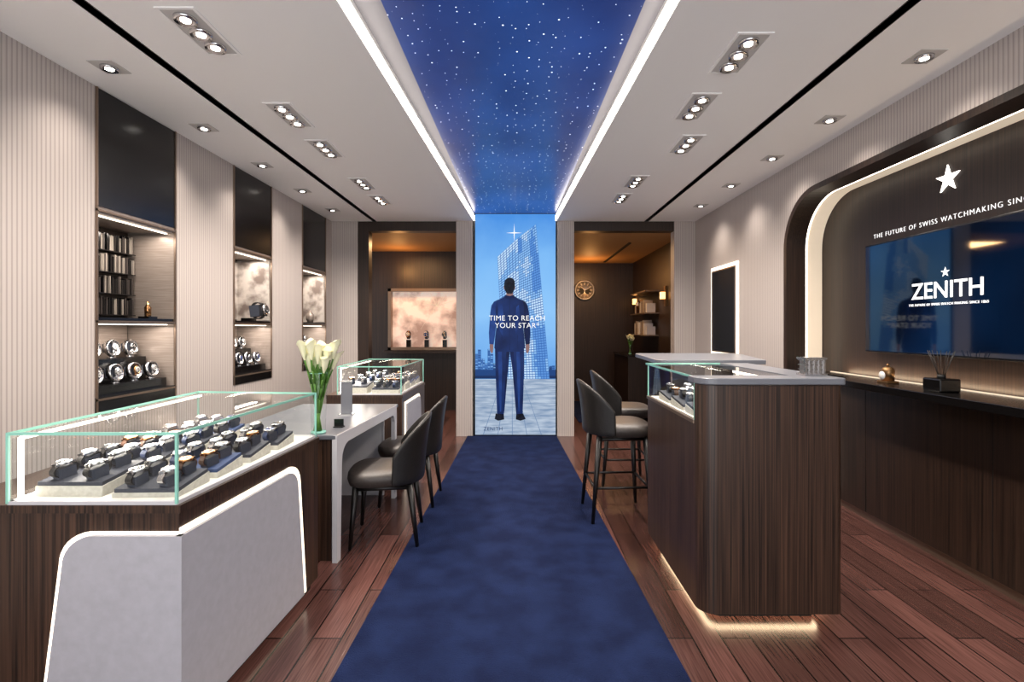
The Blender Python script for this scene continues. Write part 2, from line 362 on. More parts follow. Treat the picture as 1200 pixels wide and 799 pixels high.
def put_watch(parent,wloc,rz=0,tilt=0,s=1.0,k=None,vert=False,sz=1.0):
    me=W[random.choice(WT) if k is None else k]
    o=D.objects.new('watch',me); COL.objects.link(o)
    R=Matrix.Rotation(rz,4,'Z')@Matrix.Rotation(tilt,4,'X')
    if vert: R=Matrix.Rotation(rz,4,'Z')@Matrix.Rotation(math.radians(82),4,'X')
    o.rotation_euler=R.to_euler(); o.scale=(s,s,s*sz); o.location=Vector(wloc)-Vector(parent.location); o.parent=parent
def tray(parent,cx,cy,z,wx,wy,rz,nx,ny,mat,riser=.03,s=1.12,tilt=.12):
    bm=bmesh.new(); R=Matrix.Translation((cx,cy,z))@Matrix.Rotation(rz,4,'Z')
    rise=wy*math.tan(tilt)
    vs=bbox(bm,-wx/2,wx/2,-wy/2,wy/2,0,1,0)
    for v in vs:
        f=(v.co.y+wy/2)/wy; v.co.z=(riser+rise*f) if v.co.z>.5 else 0; v.co=R@v.co
    vs=bbox(bm,-wx/2+.004,wx/2-.004,-wy/2+.004,wy/2-.004,0,1,1)
    for v in vs:
        top=v.co.z>.5; f=(v.co.y+wy/2)/wy; v.co.z=riser+rise*f+(.013 if top else 0); v.co=R@v.co
    fin('tray',bm,[m_riser,mat],parent)
    for i in range(nx):
        for j in range(ny):
            yy=-wy/2+wy*(j+.5)/ny
            p=R@Vector((-wx/2+wx*(i+.5)/nx,yy,riser+rise*(yy+wy/2)/wy+.013))
            put_watch(parent,p,rz+random.uniform(-.12,.12)-.2,tilt,s,None,False,.78)
# ---------------------------------------------------------------- glass showcases
def showcase(A,B,Cc,Dd,zt,zg,near,aisle,led_e,xtra=0.25):
    cx=(A[0]+Cc[0])/2; cy=(A[1]+Cc[1])/2
    g=grp('glass_showcase',(cx,cy,0))
    prism('wood_body',[(A[0]-xtra,A[1]),(B[0]+.008,B[1]),(Cc[0]+.012,Cc[1]),(Dd[0]-xtra,Dd[1])],'Z',.05,zt-.03,m_wood,g)
    prism('plinth',[(A[0]-xtra,A[1]+.03),(B[0]-.02,B[1]+.03),(Cc[0]-.02,Cc[1]-.02),(Dd[0]-xtra,Dd[1]-.02)],'Z',0,.05,m_black,g)
    prism('counter_lip',[(A[0]-xtra,A[1]-.006),(B[0]+.016,B[1]-.006),(Cc[0]+.018,Cc[1]+.004),(Dd[0]-xtra,Dd[1]+.004)],'Z',zt-.03,zt-.004,m_wood,g)
    prism('deck',[(A[0]+.012,A[1]+.012),(B[0]-.012,B[1]+.012),(Cc[0]-.012,Cc[1]-.012),(Dd[0]+.012,Dd[1]-.012)],'Z',zt-.004,zt+.004,m_deck,g)
    cs=[A,B,Cc,Dd]
    for i in range(4):
        P=Vector((*cs[i],0)); Q=Vector((*cs[(i+1)%4],0)); d=(Q-P).normalized(); nn=Vector((d.y,-d.x,0)); Lg=(Q-P).length
        a=P-nn*.003; b_=Q-nn*.003
        flat('pane_%d'%i,[(a.x,a.y,zt),(b_.x,b_.y,zt),(b_.x,b_.y,zg-.01),(a.x,a.y,zg-.01)],m_glass,g)
        onplane('edge_top_%d'%i,P,d,nn,[(-.001,zg-.009),(Lg+.001,zg-.009),(Lg+.001,zg+.001),(-.001,zg+.001)],-.004,.001,m_edge,g)
        onplane('frame_low_%d'%i,P,d,nn,[(0,zt-.004),(Lg,zt-.004),(Lg,zt+.008),(0,zt+.008)],-.014,.002,m_white,g)
        bm=bmesh.new(); bbox(bm,P.x-.004,P.x+.004,P.y-.004,P.y+.004,zt,zg); fin('edge_v_%d'%i,bm,m_edge,g)
    flat('top_glass',[(p[0],p[1],zg-.003) for p in cs],m_glass,g)
    P=Vector((*A,0)); Q=Vector((*Dd,0)); d=(Q-P).normalized()
    onplane('led_rail',P+Vector((.02,0,0)),d,(1,0,0),[(.02,zg-.026),((Q-P).length-.02,zg-.026),((Q-P).length-.02,zg-.016),(.02,zg-.016)],0,.012,m_led,g)
    onplane('led_post',P+Vector((.016,.016,0)),(0,1,0),(1,0,0),[(0,zt),(.012,zt),(.012,zg-.02),(0,zg-.02)],0,.01,m_led,g)
    onplane('led_foot',P+Vector((.02,0,0)),d,(1,0,0),[(.02,zt+.006),((Q-P).length-.02,zt+.006),((Q-P).length-.02,zt+.014),(.02,zt+.014)],0,.012,m_led,g)
    light('case_lamp','AREA',(A[0]+.06,(A[1]+Dd[1])/2,zg-.035),led_e,'#fff2e2',.04,rot=(0,math.radians(-25),0),sy=(Q-P).length*.85,parent=g)
    if near:
        L_=near
        def sh(o,s0):
            return [(s0,.06-min(o,.01))]+[(s0,.70+o*.4)]+[(L_-.10+(.10+o)*math.sin(math.radians(a)),.60+(.10+o*(.4+.6*a/90))*math.cos(math.radians(a))) for a in range(0,91,10)]+[(L_+.07+o,.06-min(o,.01))]
        onplane('near_glow',(B[0]+.008,B[1],0),(-1,0,0),(0,-1,0),sh(.022,0),0,.006,m_ledp,g)
        onplane('near_panel',(B[0]+.008,B[1],0),(-1,0,0),(0,-1,0),sh(0,-.021),0,.02,m_panel,g)
    if aisle:
        P=Vector((B[0]+.008,B[1],0)); Q=Vector((Cc[0]+.012,Cc[1],0)); d=(Q-P).normalized(); nn=Vector((d.y,-d.x,0)); a_=aisle
        def sh2(o,s0):
            return [(s0,.06-min(o,.01)),(s0,.70+o*.4)]+[(a_-.09+(.09+o)*math.sin(math.radians(a)),.61+(.09+o*(.4+.6*a/90))*math.cos(math.radians(a))) for a in range(0,91,10)]+[(a_+.06+o,.06-min(o,.01))]
        onplane('aisle_glow',P,d,nn,sh2(.05,0 if near else .09),0,.006,m_ledp,g)
        onplane('aisle_panel',P,d,nn,sh2(0,-.018 if near else .12),0,.02,m_panel,g)
    return g
s1=showcase((-1.68,1.633),(-1.123,1.633),(-1.075,2.64),(-1.74,2.70),.80,1.034,.37,.76,7)
tray(s1,-1.53,1.79,.804,.23,.20,0,2,2,m_tray,.035); tray(s1,-1.265,1.77,.804,.22,.18,.03,2,2,m_tray,.015)
tray(s1,-1.54,2.03,.804,.24,.20,0,3,2,m_tray,.035); tray(s1,-1.26,1.985,.804,.22,.18,.02,2,2,m_tray2,.02)
tray(s1,-1.54,2.27,.804,.24,.20,.02,3,2,m_tray,.035); tray(s1,-1.25,2.20,.804,.22,.18,.03,2,2,m_tray,.02)
tray(s1,-1.55,2.51,.804,.24,.20,.02,3,2,m_tray2,.035); tray(s1,-1.24,2.42,.804,.22,.18,.04,2,2,m_tray,.02)
s2=showcase((-1.56,4.30),(-1.008,4.30),(-1.005,5.30),(-1.60,5.34),.80,1.045,None,.72,7,xtra=.1)
for yy in (4.45,4.7,4.95,5.18):
    tray(s2,-1.43,yy,.804,.22,.2,0,2,1,m_tray,.05); tray(s2,-1.16,yy,.804,.24,.2,0,3,2,random.choice([m_tray,m_tray2,m_riser]),.03)
# ---------------------------------------------------------------- desk
dsk=grp('reception_desk',(-1.3,3.5,0))
prism('top',[(-1.78,2.90),(-1.06,2.90),(-.985,4.10),(-1.78,4.10)],'Z',.722,.75,m_desktop,dsk,.006)
P=Vector((-1.055,2.90,0));Q=Vector((-.985,4.05,0));d=(Q-P).normalized();nn=Vector((d.y,-d.x,0));Lg=(Q-P).length
inner=[(Lg-.05,0),(Lg-.05,.62)]+[(Lg-.05-.06*(1-math.cos(math.radians(a))),.62+.06*math.sin(math.radians(a))) for a in (30,60,90)]+\
      [(.17-.10*math.sin(math.radians(a)),.58+.10*math.cos(math.radians(a))) for a in (0,22,45,67,90)]+[(.05,0)]
onplane('side_frame',P,d,nn,[(0,0),(0,.748),(Lg,.748),(Lg,0)]+inner,-.03,.0,m_white,dsk)
box('end_panel',-1.74,-1.10,2.93,2.95,0,.722,m_wood,dsk)
box('modesty_panel',-1.62,-1.58,2.96,4.05,0,.722,m_wood,dsk)
box('drawer_unit',-1.76,-1.64,2.96,4.05,0.02,.715,m_wood,dsk)
box('joining_leg',-1.7,-1.1,4.08,4.10,0,.722,m_white,dsk)
sg=grp('acrylic_sign',(-1.24,3.60,.75))
box('foot',-1.29,-1.19,3.56,3.64,.75,.758,m_steel,sg); box('plate',-1.28,-1.20,3.595,3.603,.758,1.0,m_greytop,sg)
box('frame',-1.285,-1.195,3.592,3.606,.985,1.0,m_steel,sg)
sg=grp('card_holder',(-1.13,3.14,.75)); box('foot',-1.16,-1.10,3.12,3.16,.75,.757,m_black,sg); onplane('card',(-1.16,3.14,.757),(1,0,0),(0,-1,0),[(0,0),(.06,0),(.06,.045),(0,.045)],0,.004,m_gloss,sg)
# ---------------------------------------------------------------- lilies
def lilies(loc,s=1,nf=10):
    g=grp('calla_lily_vase',loc,0,True); g.scale=(s,s,s)
    bm=bmesh.new()
    seg=24; rg=[]
    for r_,z in ((.038,.012),(.050,.34)): rg.append([bm.verts.new((r_*math.cos(2*math.pi*i/seg),r_*math.sin(2*math.pi*i/seg),z)) for i in range(seg)])
    for i in range(seg): bm.faces.new((rg[0][i],rg[0][(i+1)%seg],rg[1][(i+1)%seg],rg[1][i]))
    fin('vase_glass',bm,m_glass,g,smooth=True)
    lathe('vase_rim',[(.0485,0),(.051,0),(.051,.003),(.0485,.003)],(0,0,.338),m_edge,g); lathe('vase_foot',[(.001,0),(.040,0),(.040,.012),(.001,.012)],(0,0,0),m_edge,g)
    bm=bmesh.new(); fb=bmesh.new(); sp=bmesh.new()
    for i in range(nf+8):
        a=2*math.pi*i/(nf+8)*2.4; rr=.028*random.uniform(.3,1)
        p0=Vector((-rr*math.cos(a),-rr*math.sin(a),.015)); R=.088*math.sqrt((i+.5)/(nf+8)); p2=Vector((R*math.cos(a),R*math.sin(a),.385+random.uniform(-.045,.035)))
        p1=Vector((.035*math.cos(a),.035*math.sin(a),.27))
        for q in range(5):
            t0=q/5;t1=(q+1)/5
            B=lambda t:p0*(1-t)**2+p1*2*t*(1-t)+p2*t*t
            btaper(bm,B(t0),B(t1),.0048,.0048,6)
        dr=((p2-p1).normalized()+Vector((0,0,.9))).normalized(); Mx=Matrix.Translation(p2)@dr.to_track_quat('Z','Y').to_matrix().to_4x4()@Matrix.Rotation(random.uniform(0,6),4,'Z')
        rings=[]
        for z,r in ((0,.004),(.02,.010),(.045,.016),(.065,.020),(.080,.024),(.088,.030)):
            ring=[]
            for k in range(14):
                an=2*math.pi*k/14; lift=.030*max(0,math.cos(an))**2*(z/.088)**2
                ring.append(fb.verts.new(Mx@Vector((r*math.cos(an)*(1+.25*(z/.088)*max(0,math.cos(an))),r*math.sin(an),z+lift))))
            rings.append(ring)
        for a_,b_ in zip(rings,rings[1:]):
            for k in range(14):
                f=fb.faces.new((a_[k],a_[(k+1)%14],b_[(k+1)%14],b_[k])); f.smooth=True
        btaper(sp,Mx@Vector((0,0,.02)),Mx@Vector((0,0,.075)),.004,.003,6)
    fin('stems',bm,m_green,g); fin('flowers',fb,m_lily,g); fin('spadices',sp,m_spadix,g)
    bm=bmesh.new()
    for i in range(7):
        a=i*.95; b0=Vector((0,0,.12)); vs=[]
        for t,wd in ((0,.008),(.3,.016),(.6,.018),(.85,.012),(1,.001)):
            c=b0+Vector((math.cos(a)*.075*t*t,math.sin(a)*.075*t*t,.27*t)); s_=Vector((-math.sin(a),math.cos(a),0))*wd; vs.append((bm.verts.new(c-s_),bm.verts.new(c+s_)))
        for q in range(4): bm.faces.new((vs[q][0],vs[q][1],vs[q+1][1],vs[q+1][0]))
    fin('leaves',bm,m_green,g)
lilies((-1.19,2.965,.75),1.06)
# ---------------------------------------------------------------- chairs
def chair(name,loc,rz,sh,top,foot=False,spl=.03,scale=1):
    g=grp(name,loc,rz,True)
    def se(a,rx,ry,n=3.2):
        c=math.cos(a);s=math.sin(a); return (rx*math.copysign(abs(c)**(2/n),c),ry*math.copysign(abs(s)**(2/n),s))
    bm=bmesh.new(); rings=[]
    for z,k in ((sh-.085,.86),(sh-.08,.95),(sh-.04,1.0),(sh-.012,.985),(sh,.90),(sh+.006,.5)):
        ring=[]
        for i in range(32):
            x,y=se(2*math.pi*i/32,.225*k,.225*k); ring.append(bm.verts.new((x+.01,y*(1-.08*(x/.22)*-1),z)))
        rings.append(ring)
    for a,b_ in zip(rings,rings[1:]):
        for i in range(32): bm.faces.new((a[i],a[(i+1)%32],b_[(i+1)%32],b_[i]))
    bm.faces.new(rings[0]);bm.faces.new(rings[-1])
    fin('seat',bm,m_seat,g,smooth=True)
    bm=bmesh.new(); NA=20; NZ=7; grid=[]
    for j in range(NZ+1):
        row=[]
        for i in range(NA+1):
            t=-1+2*i/NA; a=math.pi+t*math.radians(80)
            zt=sh+.03+(top-sh-.03)*(max(0,math.cos(t*math.pi/2*.95))**.55)
            z0=sh-.07
            f=j/NZ; z=z0+(zt-z0)*f
            r=.235+.015*f+.035*f*f*math.cos(t*1.2)
            x,y=se(a,r,.232+.010*f,2.6)
            row.append(bm.verts.new((x,y,z)))
        grid.append(row)
    for j in range(NZ):
        for i in range(NA): bm.faces.new((grid[j][i],grid[j][i+1],grid[j+1][i+1],grid[j+1][i]))
    o=fin('backrest',bm,m_leather,g,smooth=True)
    md=o.modifiers.new('s','SOLIDIFY'); md.thickness=.026; md.offset=0
    md=o.modifiers.new('b','BEVEL'); md.width=.008; md.segments=2
    k=0
    for sx in (-1,1):
        for sy in (-1,1):
            k+=1; taper('leg_%d'%k,(sx*.165,sy*.165,sh-.08),(sx*(.165+spl+(.02 if sx<0 else 0)),sy*(.165+spl),.007),.022,.012,m_leg,g,10)
    for sy in (-1,1): taper('apron',(-.165,sy*.165,sh-.10),(.165,sy*.165,sh-.10),.014,.014,m_leg,g)
    if foot:
        z=.25; q=.165+spl*(1-z/sh)
        for a,b_ in (((-q-.01,-q),(q,-q)),((q,-q),(q,q)),((q,q),(-q-.01,q)),((-q-.01,q),(-q-.01,-q))):
            taper('foot_rail',(a[0],a[1],z),(b_[0],b_[1],z),.009,.009,m_leg,g)
chair('dining_chair',(-.865,3.28,0),math.pi+.12,.47,.815)
chair('dining_chair',(-.86,3.98,0),math.pi+.0,.47,.83)
chair('bar_stool',(.74,3.68,0),.05,.69,1.0,True,.035)
chair('bar_stool',(.95,4.42,0),.0,.69,1.0,True,.035)
# ---------------------------------------------------------------- bar on right
bar=grp('display_bar_counter',(1.2,3.0,0))
y0=2.28
def rr(x0,x1,y0_,y1_,r,rr2=0.02):
    return arc(x0+r,y0_+r,r,180,270,10)+arc(x1-rr2,y0_+rr2,rr2,270,360,4)+[(x1,y1_),(x0,y1_)]
prism('body',rr(.845,1.50,y0,3.20,.075),'Z',.06,.93,m_wood,bar)
prism('plinth',rr(.93,1.42,y0+.09,3.13,.05),'Z',0,.06,m_black,bar)
prism('plinth_led',rr(.915,1.435,y0+.075,3.14,.05),'Z',.040,.058,m_ledf,bar)
prism('end_panel',rr(.845,1.50,y0,2.36,.075),'Z',.93,1.115,m_wood,bar)
box('back_panel',1.40,1.50,2.36,3.20,.93,1.115,m_wood,bar)
prism('stone_rim_front',rr(.835,1.515,y0-.01,2.42,.08),'Z',1.118,1.148,m_greytop,bar,.004)
box('stone_rim_side',1.33,1.515,2.42,3.26,1.118,1.148,m_greytop,bar)
flat('glass_top',[(.845,2.42,1.145),(1.33,2.42,1.145),(1.33,3.24,1.145),(.845,3.24,1.145)],m_glass,bar)
flat('glass_side',[(.848,2.36,.94),(.848,3.20,.94),(.848,3.20,1.14),(.848,2.36,1.14)],m_glass,bar)
flat('glass_back',[(.85,3.197,.94),(1.40,3.197,.94),(1.40,3.197,1.14),(.85,3.197,1.14)],m_glass,bar)
for nm,a in (('a',(.843,.850,2.42,3.25,1.139,1.149)),('b',(.843,1.33,3.243,3.25,1.139,1.149)),('c',(.844,.850,3.194,3.20,.94,1.14)),('d',(.844,.850,2.36,2.366,.94,1.14))): box('glass_edge_'+nm,*a,m_edge,bar)
box('case_deck',.86,1.39,2.365,3.185,.93,.942,m_deck,bar)
box('case_sill',.838,.852,2.36,3.205,.925,.942,m_trim,bar)
box('case_lining',1.390,1.399,2.365,3.185,.942,1.115,m_white,bar)
box('led',1.375,1.389,2.40,3.16,1.095,1.110,m_led,bar)
light('case_lamp','AREA',(1.33,2.8,1.10),4.5,'#fff2e2',.04,rot=(0,math.radians(25),0),sy=.7,parent=bar)
for yy in (2.49,2.73,2.97):
    tray(bar,.985,yy,.942,.21,.20,0,2,2,m_tray,.015,1.05); tray(bar,1.24,yy,.942,.24,.20,0,2,2,m_tray,.03,1.05)
prism('rear_body',[(1.25,3.30),(1.62,3.30),(1.75,4.15),(1.30,4.15)],'Z',.05,1.12,m_wood,bar)
prism('rear_plinth',[(1.29,3.34),(1.58,3.34),(1.71,4.10),(1.34,4.10)],'Z',0,.05,m_black,bar)
prism('rear_top',arc(1.0,3.36,.06,180,270,5)+[(1.66,3.30),(1.84,4.05)]+arc(1.78,4.14,.06,0,90,5)+arc(1.05,4.14,.06,90,180,5),'Z',1.135,1.165,m_greytop,bar,.004)
box('rear_bracket',1.2,1.6,3.5,4.0,1.12,1.135,m_black,bar)
box('return_panel',1.46,1.50,3.20,3.30,.05,1.115,m_wood,bar)
x,y,z=1.44,2.42,1.148
og=grp('metal_building_model',(x,y,z))
box('base',x-.055,x+.055,y-.035,y+.035,z,z+.010,m_steel,og); box('core',x-.045,x+.045,y-.025,y+.025,z+.010,z+.075,m_can,og)
for i in range(5):
    box('pilaster_%d'%i,x-.05+i*.0225,x-.041+i*.0225,y-.031,y-.024,z+.010,z+.08,m_steel,og)
for i in range(3): box('cornice_%d'%i,x-.05,x+.05,y-.03,y+.03,z+.028+i*.022,z+.032+i*.022,m_steel,og)
box('roof',x-.055,x+.055,y-.035,y+.035,z+.078,z+.088,m_steel,og)
# ---------------------------------------------------------------- right feature wall
cab=grp('wall_cabinet',(2.53,1.6,0))
box('carcass',2.50,2.578,F0,4.14,.06,.93,m_woodd,cab); box('toe_kick',2.52,2.578,F0,4.14,0,.06,m_trim,cab)
for i,y in enumerate((.4,1.5,2.6,3.55)): box('joint_%d'%i,2.498,2.501,y,y+.004,.06,.93,m_black,cab)
sf=grp('wall_shelf',(2.4,2.2,1.0))
prism('slab',[(2.25,-.4),(2.578,-.4),(2.578,4.1),(2.46,4.1),(2.40,3.6),(2.25,3.52)],'Z',.975,1.02,m_gloss,sf,.003)
box('apron',2.50,2.578,-.4,4.1,.93,.975,m_gloss,sf)
box('led',2.562,2.577,-.3,4.05,1.02,1.026,m_softglow,sf)
light('shelf_glow','AREA',(2.53,2.0,1.035),8,'#ffe0ba',.03,rot=(math.radians(180),math.radians(15),0),sy=3.8,parent=sf)
tv=grp('wall_television',(2.54,2.885,1.59))
m_tv=M('tv_screen','#02050c',.04,spec=.9); n,l,b=nt(m_tv)
t=n.new('ShaderNodeTexCoord'); no=n.new('ShaderNodeTexNoise'); no.inputs['Scale'].default_value=1.3; l.new(t.outputs['Object'],no.inputs['Vector'])
r=ramp(n,[(.38,'#020612'),(.72,'#0a2f58')]); l.new(no.outputs['Fac'],r.inputs[0]); l.new(r.outputs[0],b.inputs['Emission Color']); b.inputs['Emission Strength'].default_value=.45
box('bezel',2.50,2.55,2.215,3.555,1.21,1.965,m_gloss,tv,.004)
box('screen',2.497,2.501,2.225,3.545,1.222,1.953,m_tv,tv); box('bracket',2.55,2.58,2.6,3.2,1.4,1.8,m_black,tv)
text('logo_text','ZENITH',(2.495,2.885,1.60),.140,m_txt,tv,'-X',bold=.001)
text('logo_sub','THE FUTURE OF SWISS WATCH MAKING SINCE 1865',(2.495,2.885,1.52),.0205,m_txt,tv,'-X',space=1.12,bold=-.0003)
def star(name,c,r,mat,parent,x0,x1):
    pts=[]
    for i in range(10):
        a=math.pi/2+i*math.pi/5; q=r if i%2==0 else r*.36; pts.append((c[0]+q*math.cos(a),c[1]+q*math.sin(a)))
    prism(name,pts,'X',x0,x1,mat,parent)
star('logo_star',(2.885,1.705),.03,m_txt,tv,2.494,2.4965)
ws=grp('lit_star_sign',(2.57,2.96,2.27)); star('star',(2.96,2.27),.085,m_star,ws,2.572,2.58)
wt=grp('wall_lettering',(2.575,2.8,2.03)); text('slogan','THE FUTURE OF SWISS WATCHMAKING SINCE 1865',(2.578,3.58,2.035),.044,m_txt,wt,'-X','LEFT',.001,1.24,bold=-.0008)
ck=grp('brass_desk_clock',(2.42,3.23,1.02)); c=(2.42,3.23,1.02)
box('base',c[0]-.04,c[0]+.04,c[1]-.045,c[1]+.045,1.02,1.035,m_brass,ck,.003)
lathe('drum',[(.001,0),(.036,0),(.036,.07),(.028,.085),(.012,.092),(.001,.093)],(c[0],c[1],1.035),m_brass,ck)
R=Matrix.Translation((c[0]-.036,c[1],1.07))@Matrix.Rotation(math.radians(-90),4,'Y'); bm=bmesh.new(); blathe(bm,[(.001,0),(.026,0),(.026,.006),(.001,.006)],0,0,0,20,0,R); fin('dial',bm,dw,ck)
lathe('finial',[(.004,0),(.010,.006),(.010,.014),(.002,.02)],(c[0],c[1],1.127),m_brass,ck)
df=grp('reed_diffuser',(2.40,2.80,1.02)); c=(2.40,2.80)
box('block',c[0]-.06,c[0]+.06,c[1]-.06,c[1]+.06,1.02,1.095,m_gloss,df,.008); lathe('neck',[(.02,0),(.02,.02),(.014,.02),(.014,0)],(c[0],c[1],1.095),m_black,df)
bm=bmesh.new()
for i in range(9):
    a=i*.7; btaper(bm,(c[0],c[1],1.07),(c[0]+.05*math.cos(a),c[1]+.075*math.sin(a),1.25),.0018,.0018,5)
fin('reeds',bm,m_leg,df)
vt=grp('wall_vitrine',(XR,5.43,1.57))
box('frame_glow',XR-.012,XR+.0,5.09,5.79,1.07,2.07,m_ledp,vt); box('inner_frame',XR-.02,XR-.0,5.13,5.75,1.11,2.03,m_trim,vt); box('mirror',XR-.026,XR-.01,5.145,5.735,1.125,2.015,M('dark_mirror','#5a5e65',.1,.8),vt)
# ---------------------------------------------------------------- niche contents
def books(parent,x,y0,y1,z0,z1,rows):
    bm=bmesh.new(); hz=(z1-z0)/rows
    for r_ in range(rows):
        y=y0; bbox(bm,x,x+.07,y0,y1,z0+r_*hz,z0+r_*hz+.006,0)
        while y<y1-.012:
            wd=random.uniform(.007,.014); h=hz*random.uniform(.72,.9); bbox(bm,x,x+random.uniform(.05,.065),y,y+wd-.0015,z0+r_*hz+.006,z0+r_*hz+h,random.choice((0,0,1,2))); y+=wd
    return fin('archive_books',bm,[m_gloss,M('spine_dark','#3a3330',.6),M('spine_light','#8a8178',.6)],parent)
books(niches[0],XLb+.03,2.80,3.40,1.46,2.01,4)
g=niches[0]; box('plinth',XL-.12,XL-.05,3.25,3.33,1.44,1.455,m_gloss,g); lathe('bottle',[(.018,0),(.02,.06),(.008,.08),(.008,.1)],(XL-.085,3.29,1.455),m_gold,g)
g=niches[1]
box('picture',XLb+.03,XLb+.04,4.15,4.47,1.46,2.0,m_gloss,g); box('marble_side',XLb+.03,XL-.01,4.748,4.757,1.45,2.02,m_marble,g); box('marble_back',XLb+.03,XLb+.04,4.47,4.745,1.46,2.0,m_marble,g)
def bigdial(g,x,y,z,r):
    R=Matrix.Translation((x,y,z))@Matrix.Rotation(math.radians(90),4,'Y'); bm=bmesh.new()
    blathe(bm,[(r*.75,0),(r,0),(r,.012),(r*.85,.018),(r*.84,.012),(r*.02,.011)],0,0,0,28,0,R)
    for i in range(12):
        a=i*math.pi/6; v=Matrix.Translation((x+.013,y,z))@Matrix.Rotation(a,4,'X'); bbox(bm,-.002,.002,-r*.03,r*.03,r*.6,r*.78,1,v)
    bbox(bm,-.002,.003,-.003,.003,0,r*.55,1,Matrix.Translation((x+.014,y,z))@Matrix.Rotation(.9,4,'X')); bbox(bm,-.002,.003,-.003,.003,0,r*.4,1,Matrix.Translation((x+.014,y,z))@Matrix.Rotation(-1,4,'X'))
    for k in (-1,1): bbox(bm,-.002,.008,-r*.35,r*.35,r*.95,r*1.6,2,Matrix.Translation((x,y,z))@Matrix.Rotation(0 if k>0 else math.pi,4,'X'))
    fin('dial_relief',bm,[m_can,m_steel,sk],g)
bigdial(g,XLb+.042,4.30,1.74,.10)
put_watch(g,(XL-.10,4.60,1.53),math.pi/2,0,2.2,0,True); box('stand',XL-.17,XL-.08,4.55,4.65,1.44,1.47,m_gloss,g)
g=niches[2]
box('marble_side',XLb+.03,XL-.01,6.098,6.107,1.45,2.02,m_marble,g); box('marble_back',XLb+.03,XLb+.04,5.5,6.09,1.46,2.0,m_marble,g)
bigdial(g,XLb+.042,5.66,1.74,.09); lathe('vase',[(.03,0),(.05,.05),(.045,.1),(.02,.13),(.025,.15)],(XL-.12,5.95,1.44),m_bronze,g)
for g,(a,b_) in zip(niches,alc):
    rows=((XL-.225,.20),(XL-.085,.055))
    bm=bmesh.new()
    for j,(x,zz) in enumerate(rows): bbox(bm,x-.045,x+.045,a+.03,b_-.03,.985,.985+zz,0)
    fin('stepped_riser',bm,m_gloss,g)
    for j,(x,zz) in enumerate(rows):
        for k in range(4):
            y=a+.10+(b_-a-.20)*k/3
            bm=bmesh.new(); R=Matrix.Translation((x-.022,y,.985+zz+.062))@Matrix.Rotation(math.radians(80),4,'Y'); blathe(bm,[(.046,0),(.052,0),(.052,.03),(.046,.03),(.044,.0)],0,0,0,24,0,R)
            btaper(bm,(x-.01,y,.985+zz),(x-.01,y,.985+zz+.014),.03,.012,10); fin('ring_stand',bm,m_steel,g)
            put_watch(g,(x-.055,y,.985+zz+.062),math.pi/2,0,1.15,None,True)
# ---------------------------------------------------------------- led poster
YS=YB; K=6.33/580
ps=grp('lightbox_poster',(-.03,YS,0))
def S(u,v,o=0): return ((u-606)*K,YS-.012-o*.0012,1.38-(v-384)*K)
box('lightbox',-.56,.505,YS-.01,YS+.28,0.0,2.845,m_gloss,ps)
def E(name,c,s=1.0,c2=None,ns=4):
    m=M(name,'#000000',.4,em=c,es=s,spec=.15)
    if c2:
        n,l,b=nt(m); t=n.new('ShaderNodeTexCoord'); no=n.new('ShaderNodeTexNoise'); no.inputs['Scale'].default_value=ns; no.inputs['Detail'].default_value=5
        l.new(t.outputs['Object'],no.inputs['Vector']); r=ramp(n,[(.36,c),(.64,c2)]); l.new(no.outputs['Fac'],r.inputs[0]); l.new(r.outputs[0],b.inputs['Emission Color'])
    return m
m_sky=E('poster_sky','#4f93e0'); n,l,b=nt(m_sky); t=n.new('ShaderNodeTexCoord'); s=n.new('ShaderNodeSeparateXYZ'); l.new(t.outputs['Object'],s.inputs[0])
no=n.new('ShaderNodeTexNoise'); no.inputs['Scale'].default_value=2.0; no.inputs['Detail'].default_value=4; l.new(t.outputs['Object'],no.inputs['Vector'])
a=n.new('ShaderNodeMath'); a.operation='MULTIPLY_ADD'; a.inputs[1].default_value=.3; l.new(no.outputs['Fac'],a.inputs[0]); 
mr=n.new('ShaderNodeMapRange'); mr.inputs['From Min'].default_value=.7; mr.inputs['From Max'].default_value=3.2; l.new(s.outputs[2],mr.inputs[0]); l.new(mr.outputs[0],a.inputs[2])
r=ramp(n,[(.15,'#5b9de6'),(.5,'#8dc6fa'),(.75,'#7cbaf6'),(1.0,'#4a92e4')]); l.new(a.outputs[0],r.inputs[0]); l.new(r.outputs[0],b.inputs['Emission Color'])
m_terr=E('poster_terrace','#8fb0d6'); n,l,b=nt(m_terr); t=n.new('ShaderNodeTexCoord'); no=n.new('ShaderNodeTexNoise'); no.inputs['Scale'].default_value=4; no.inputs['Detail'].default_value=6; mp=n.new('ShaderNodeMapping'); mp.inputs['Scale'].default_value=(1,1,7)
l.new(t.outputs['Object'],mp.inputs[0]); l.new(mp.outputs[0],no.inputs['Vector']); r=ramp(n,[(.35,'#8299b8'),(.65,'#bccbdd')]); l.new(no.outputs['Fac'],r.inputs[0]); l.new(r.outputs[0],b.inputs['Emission Color'])
e_city=E('poster_city','#1d437f'); e_city2=E('poster_city_light','#3f72b8'); e_tl=E('poster_tower_light','#c4e2fc'); e_tm=E('poster_tower_mid','#8ec1f2'); e_td=E('poster_tower_dark','#5d95dc'); e_tf=E('poster_tower_frame','#2f66b4'); e_bl=E('poster_ledge','#16305f')
e_suit=E('poster_suit','#0d1d48',1,'#18316a',3.5); e_suit2=E('poster_suit_light','#17306c',1,'#25478f',5); e_suit3=E('poster_suit_dark','#0a1738',1,'#10235a',4); e_hair=E('poster_hair','#080b16',1,'#1b2030',30); e_skin=E('poster_skin','#8d6d6c'); e_w=E('poster_white','#ffffff',1.1)
def poly(name,pts,mat,o): flat(name,[S(u,v,o) for u,v in pts],mat,ps)
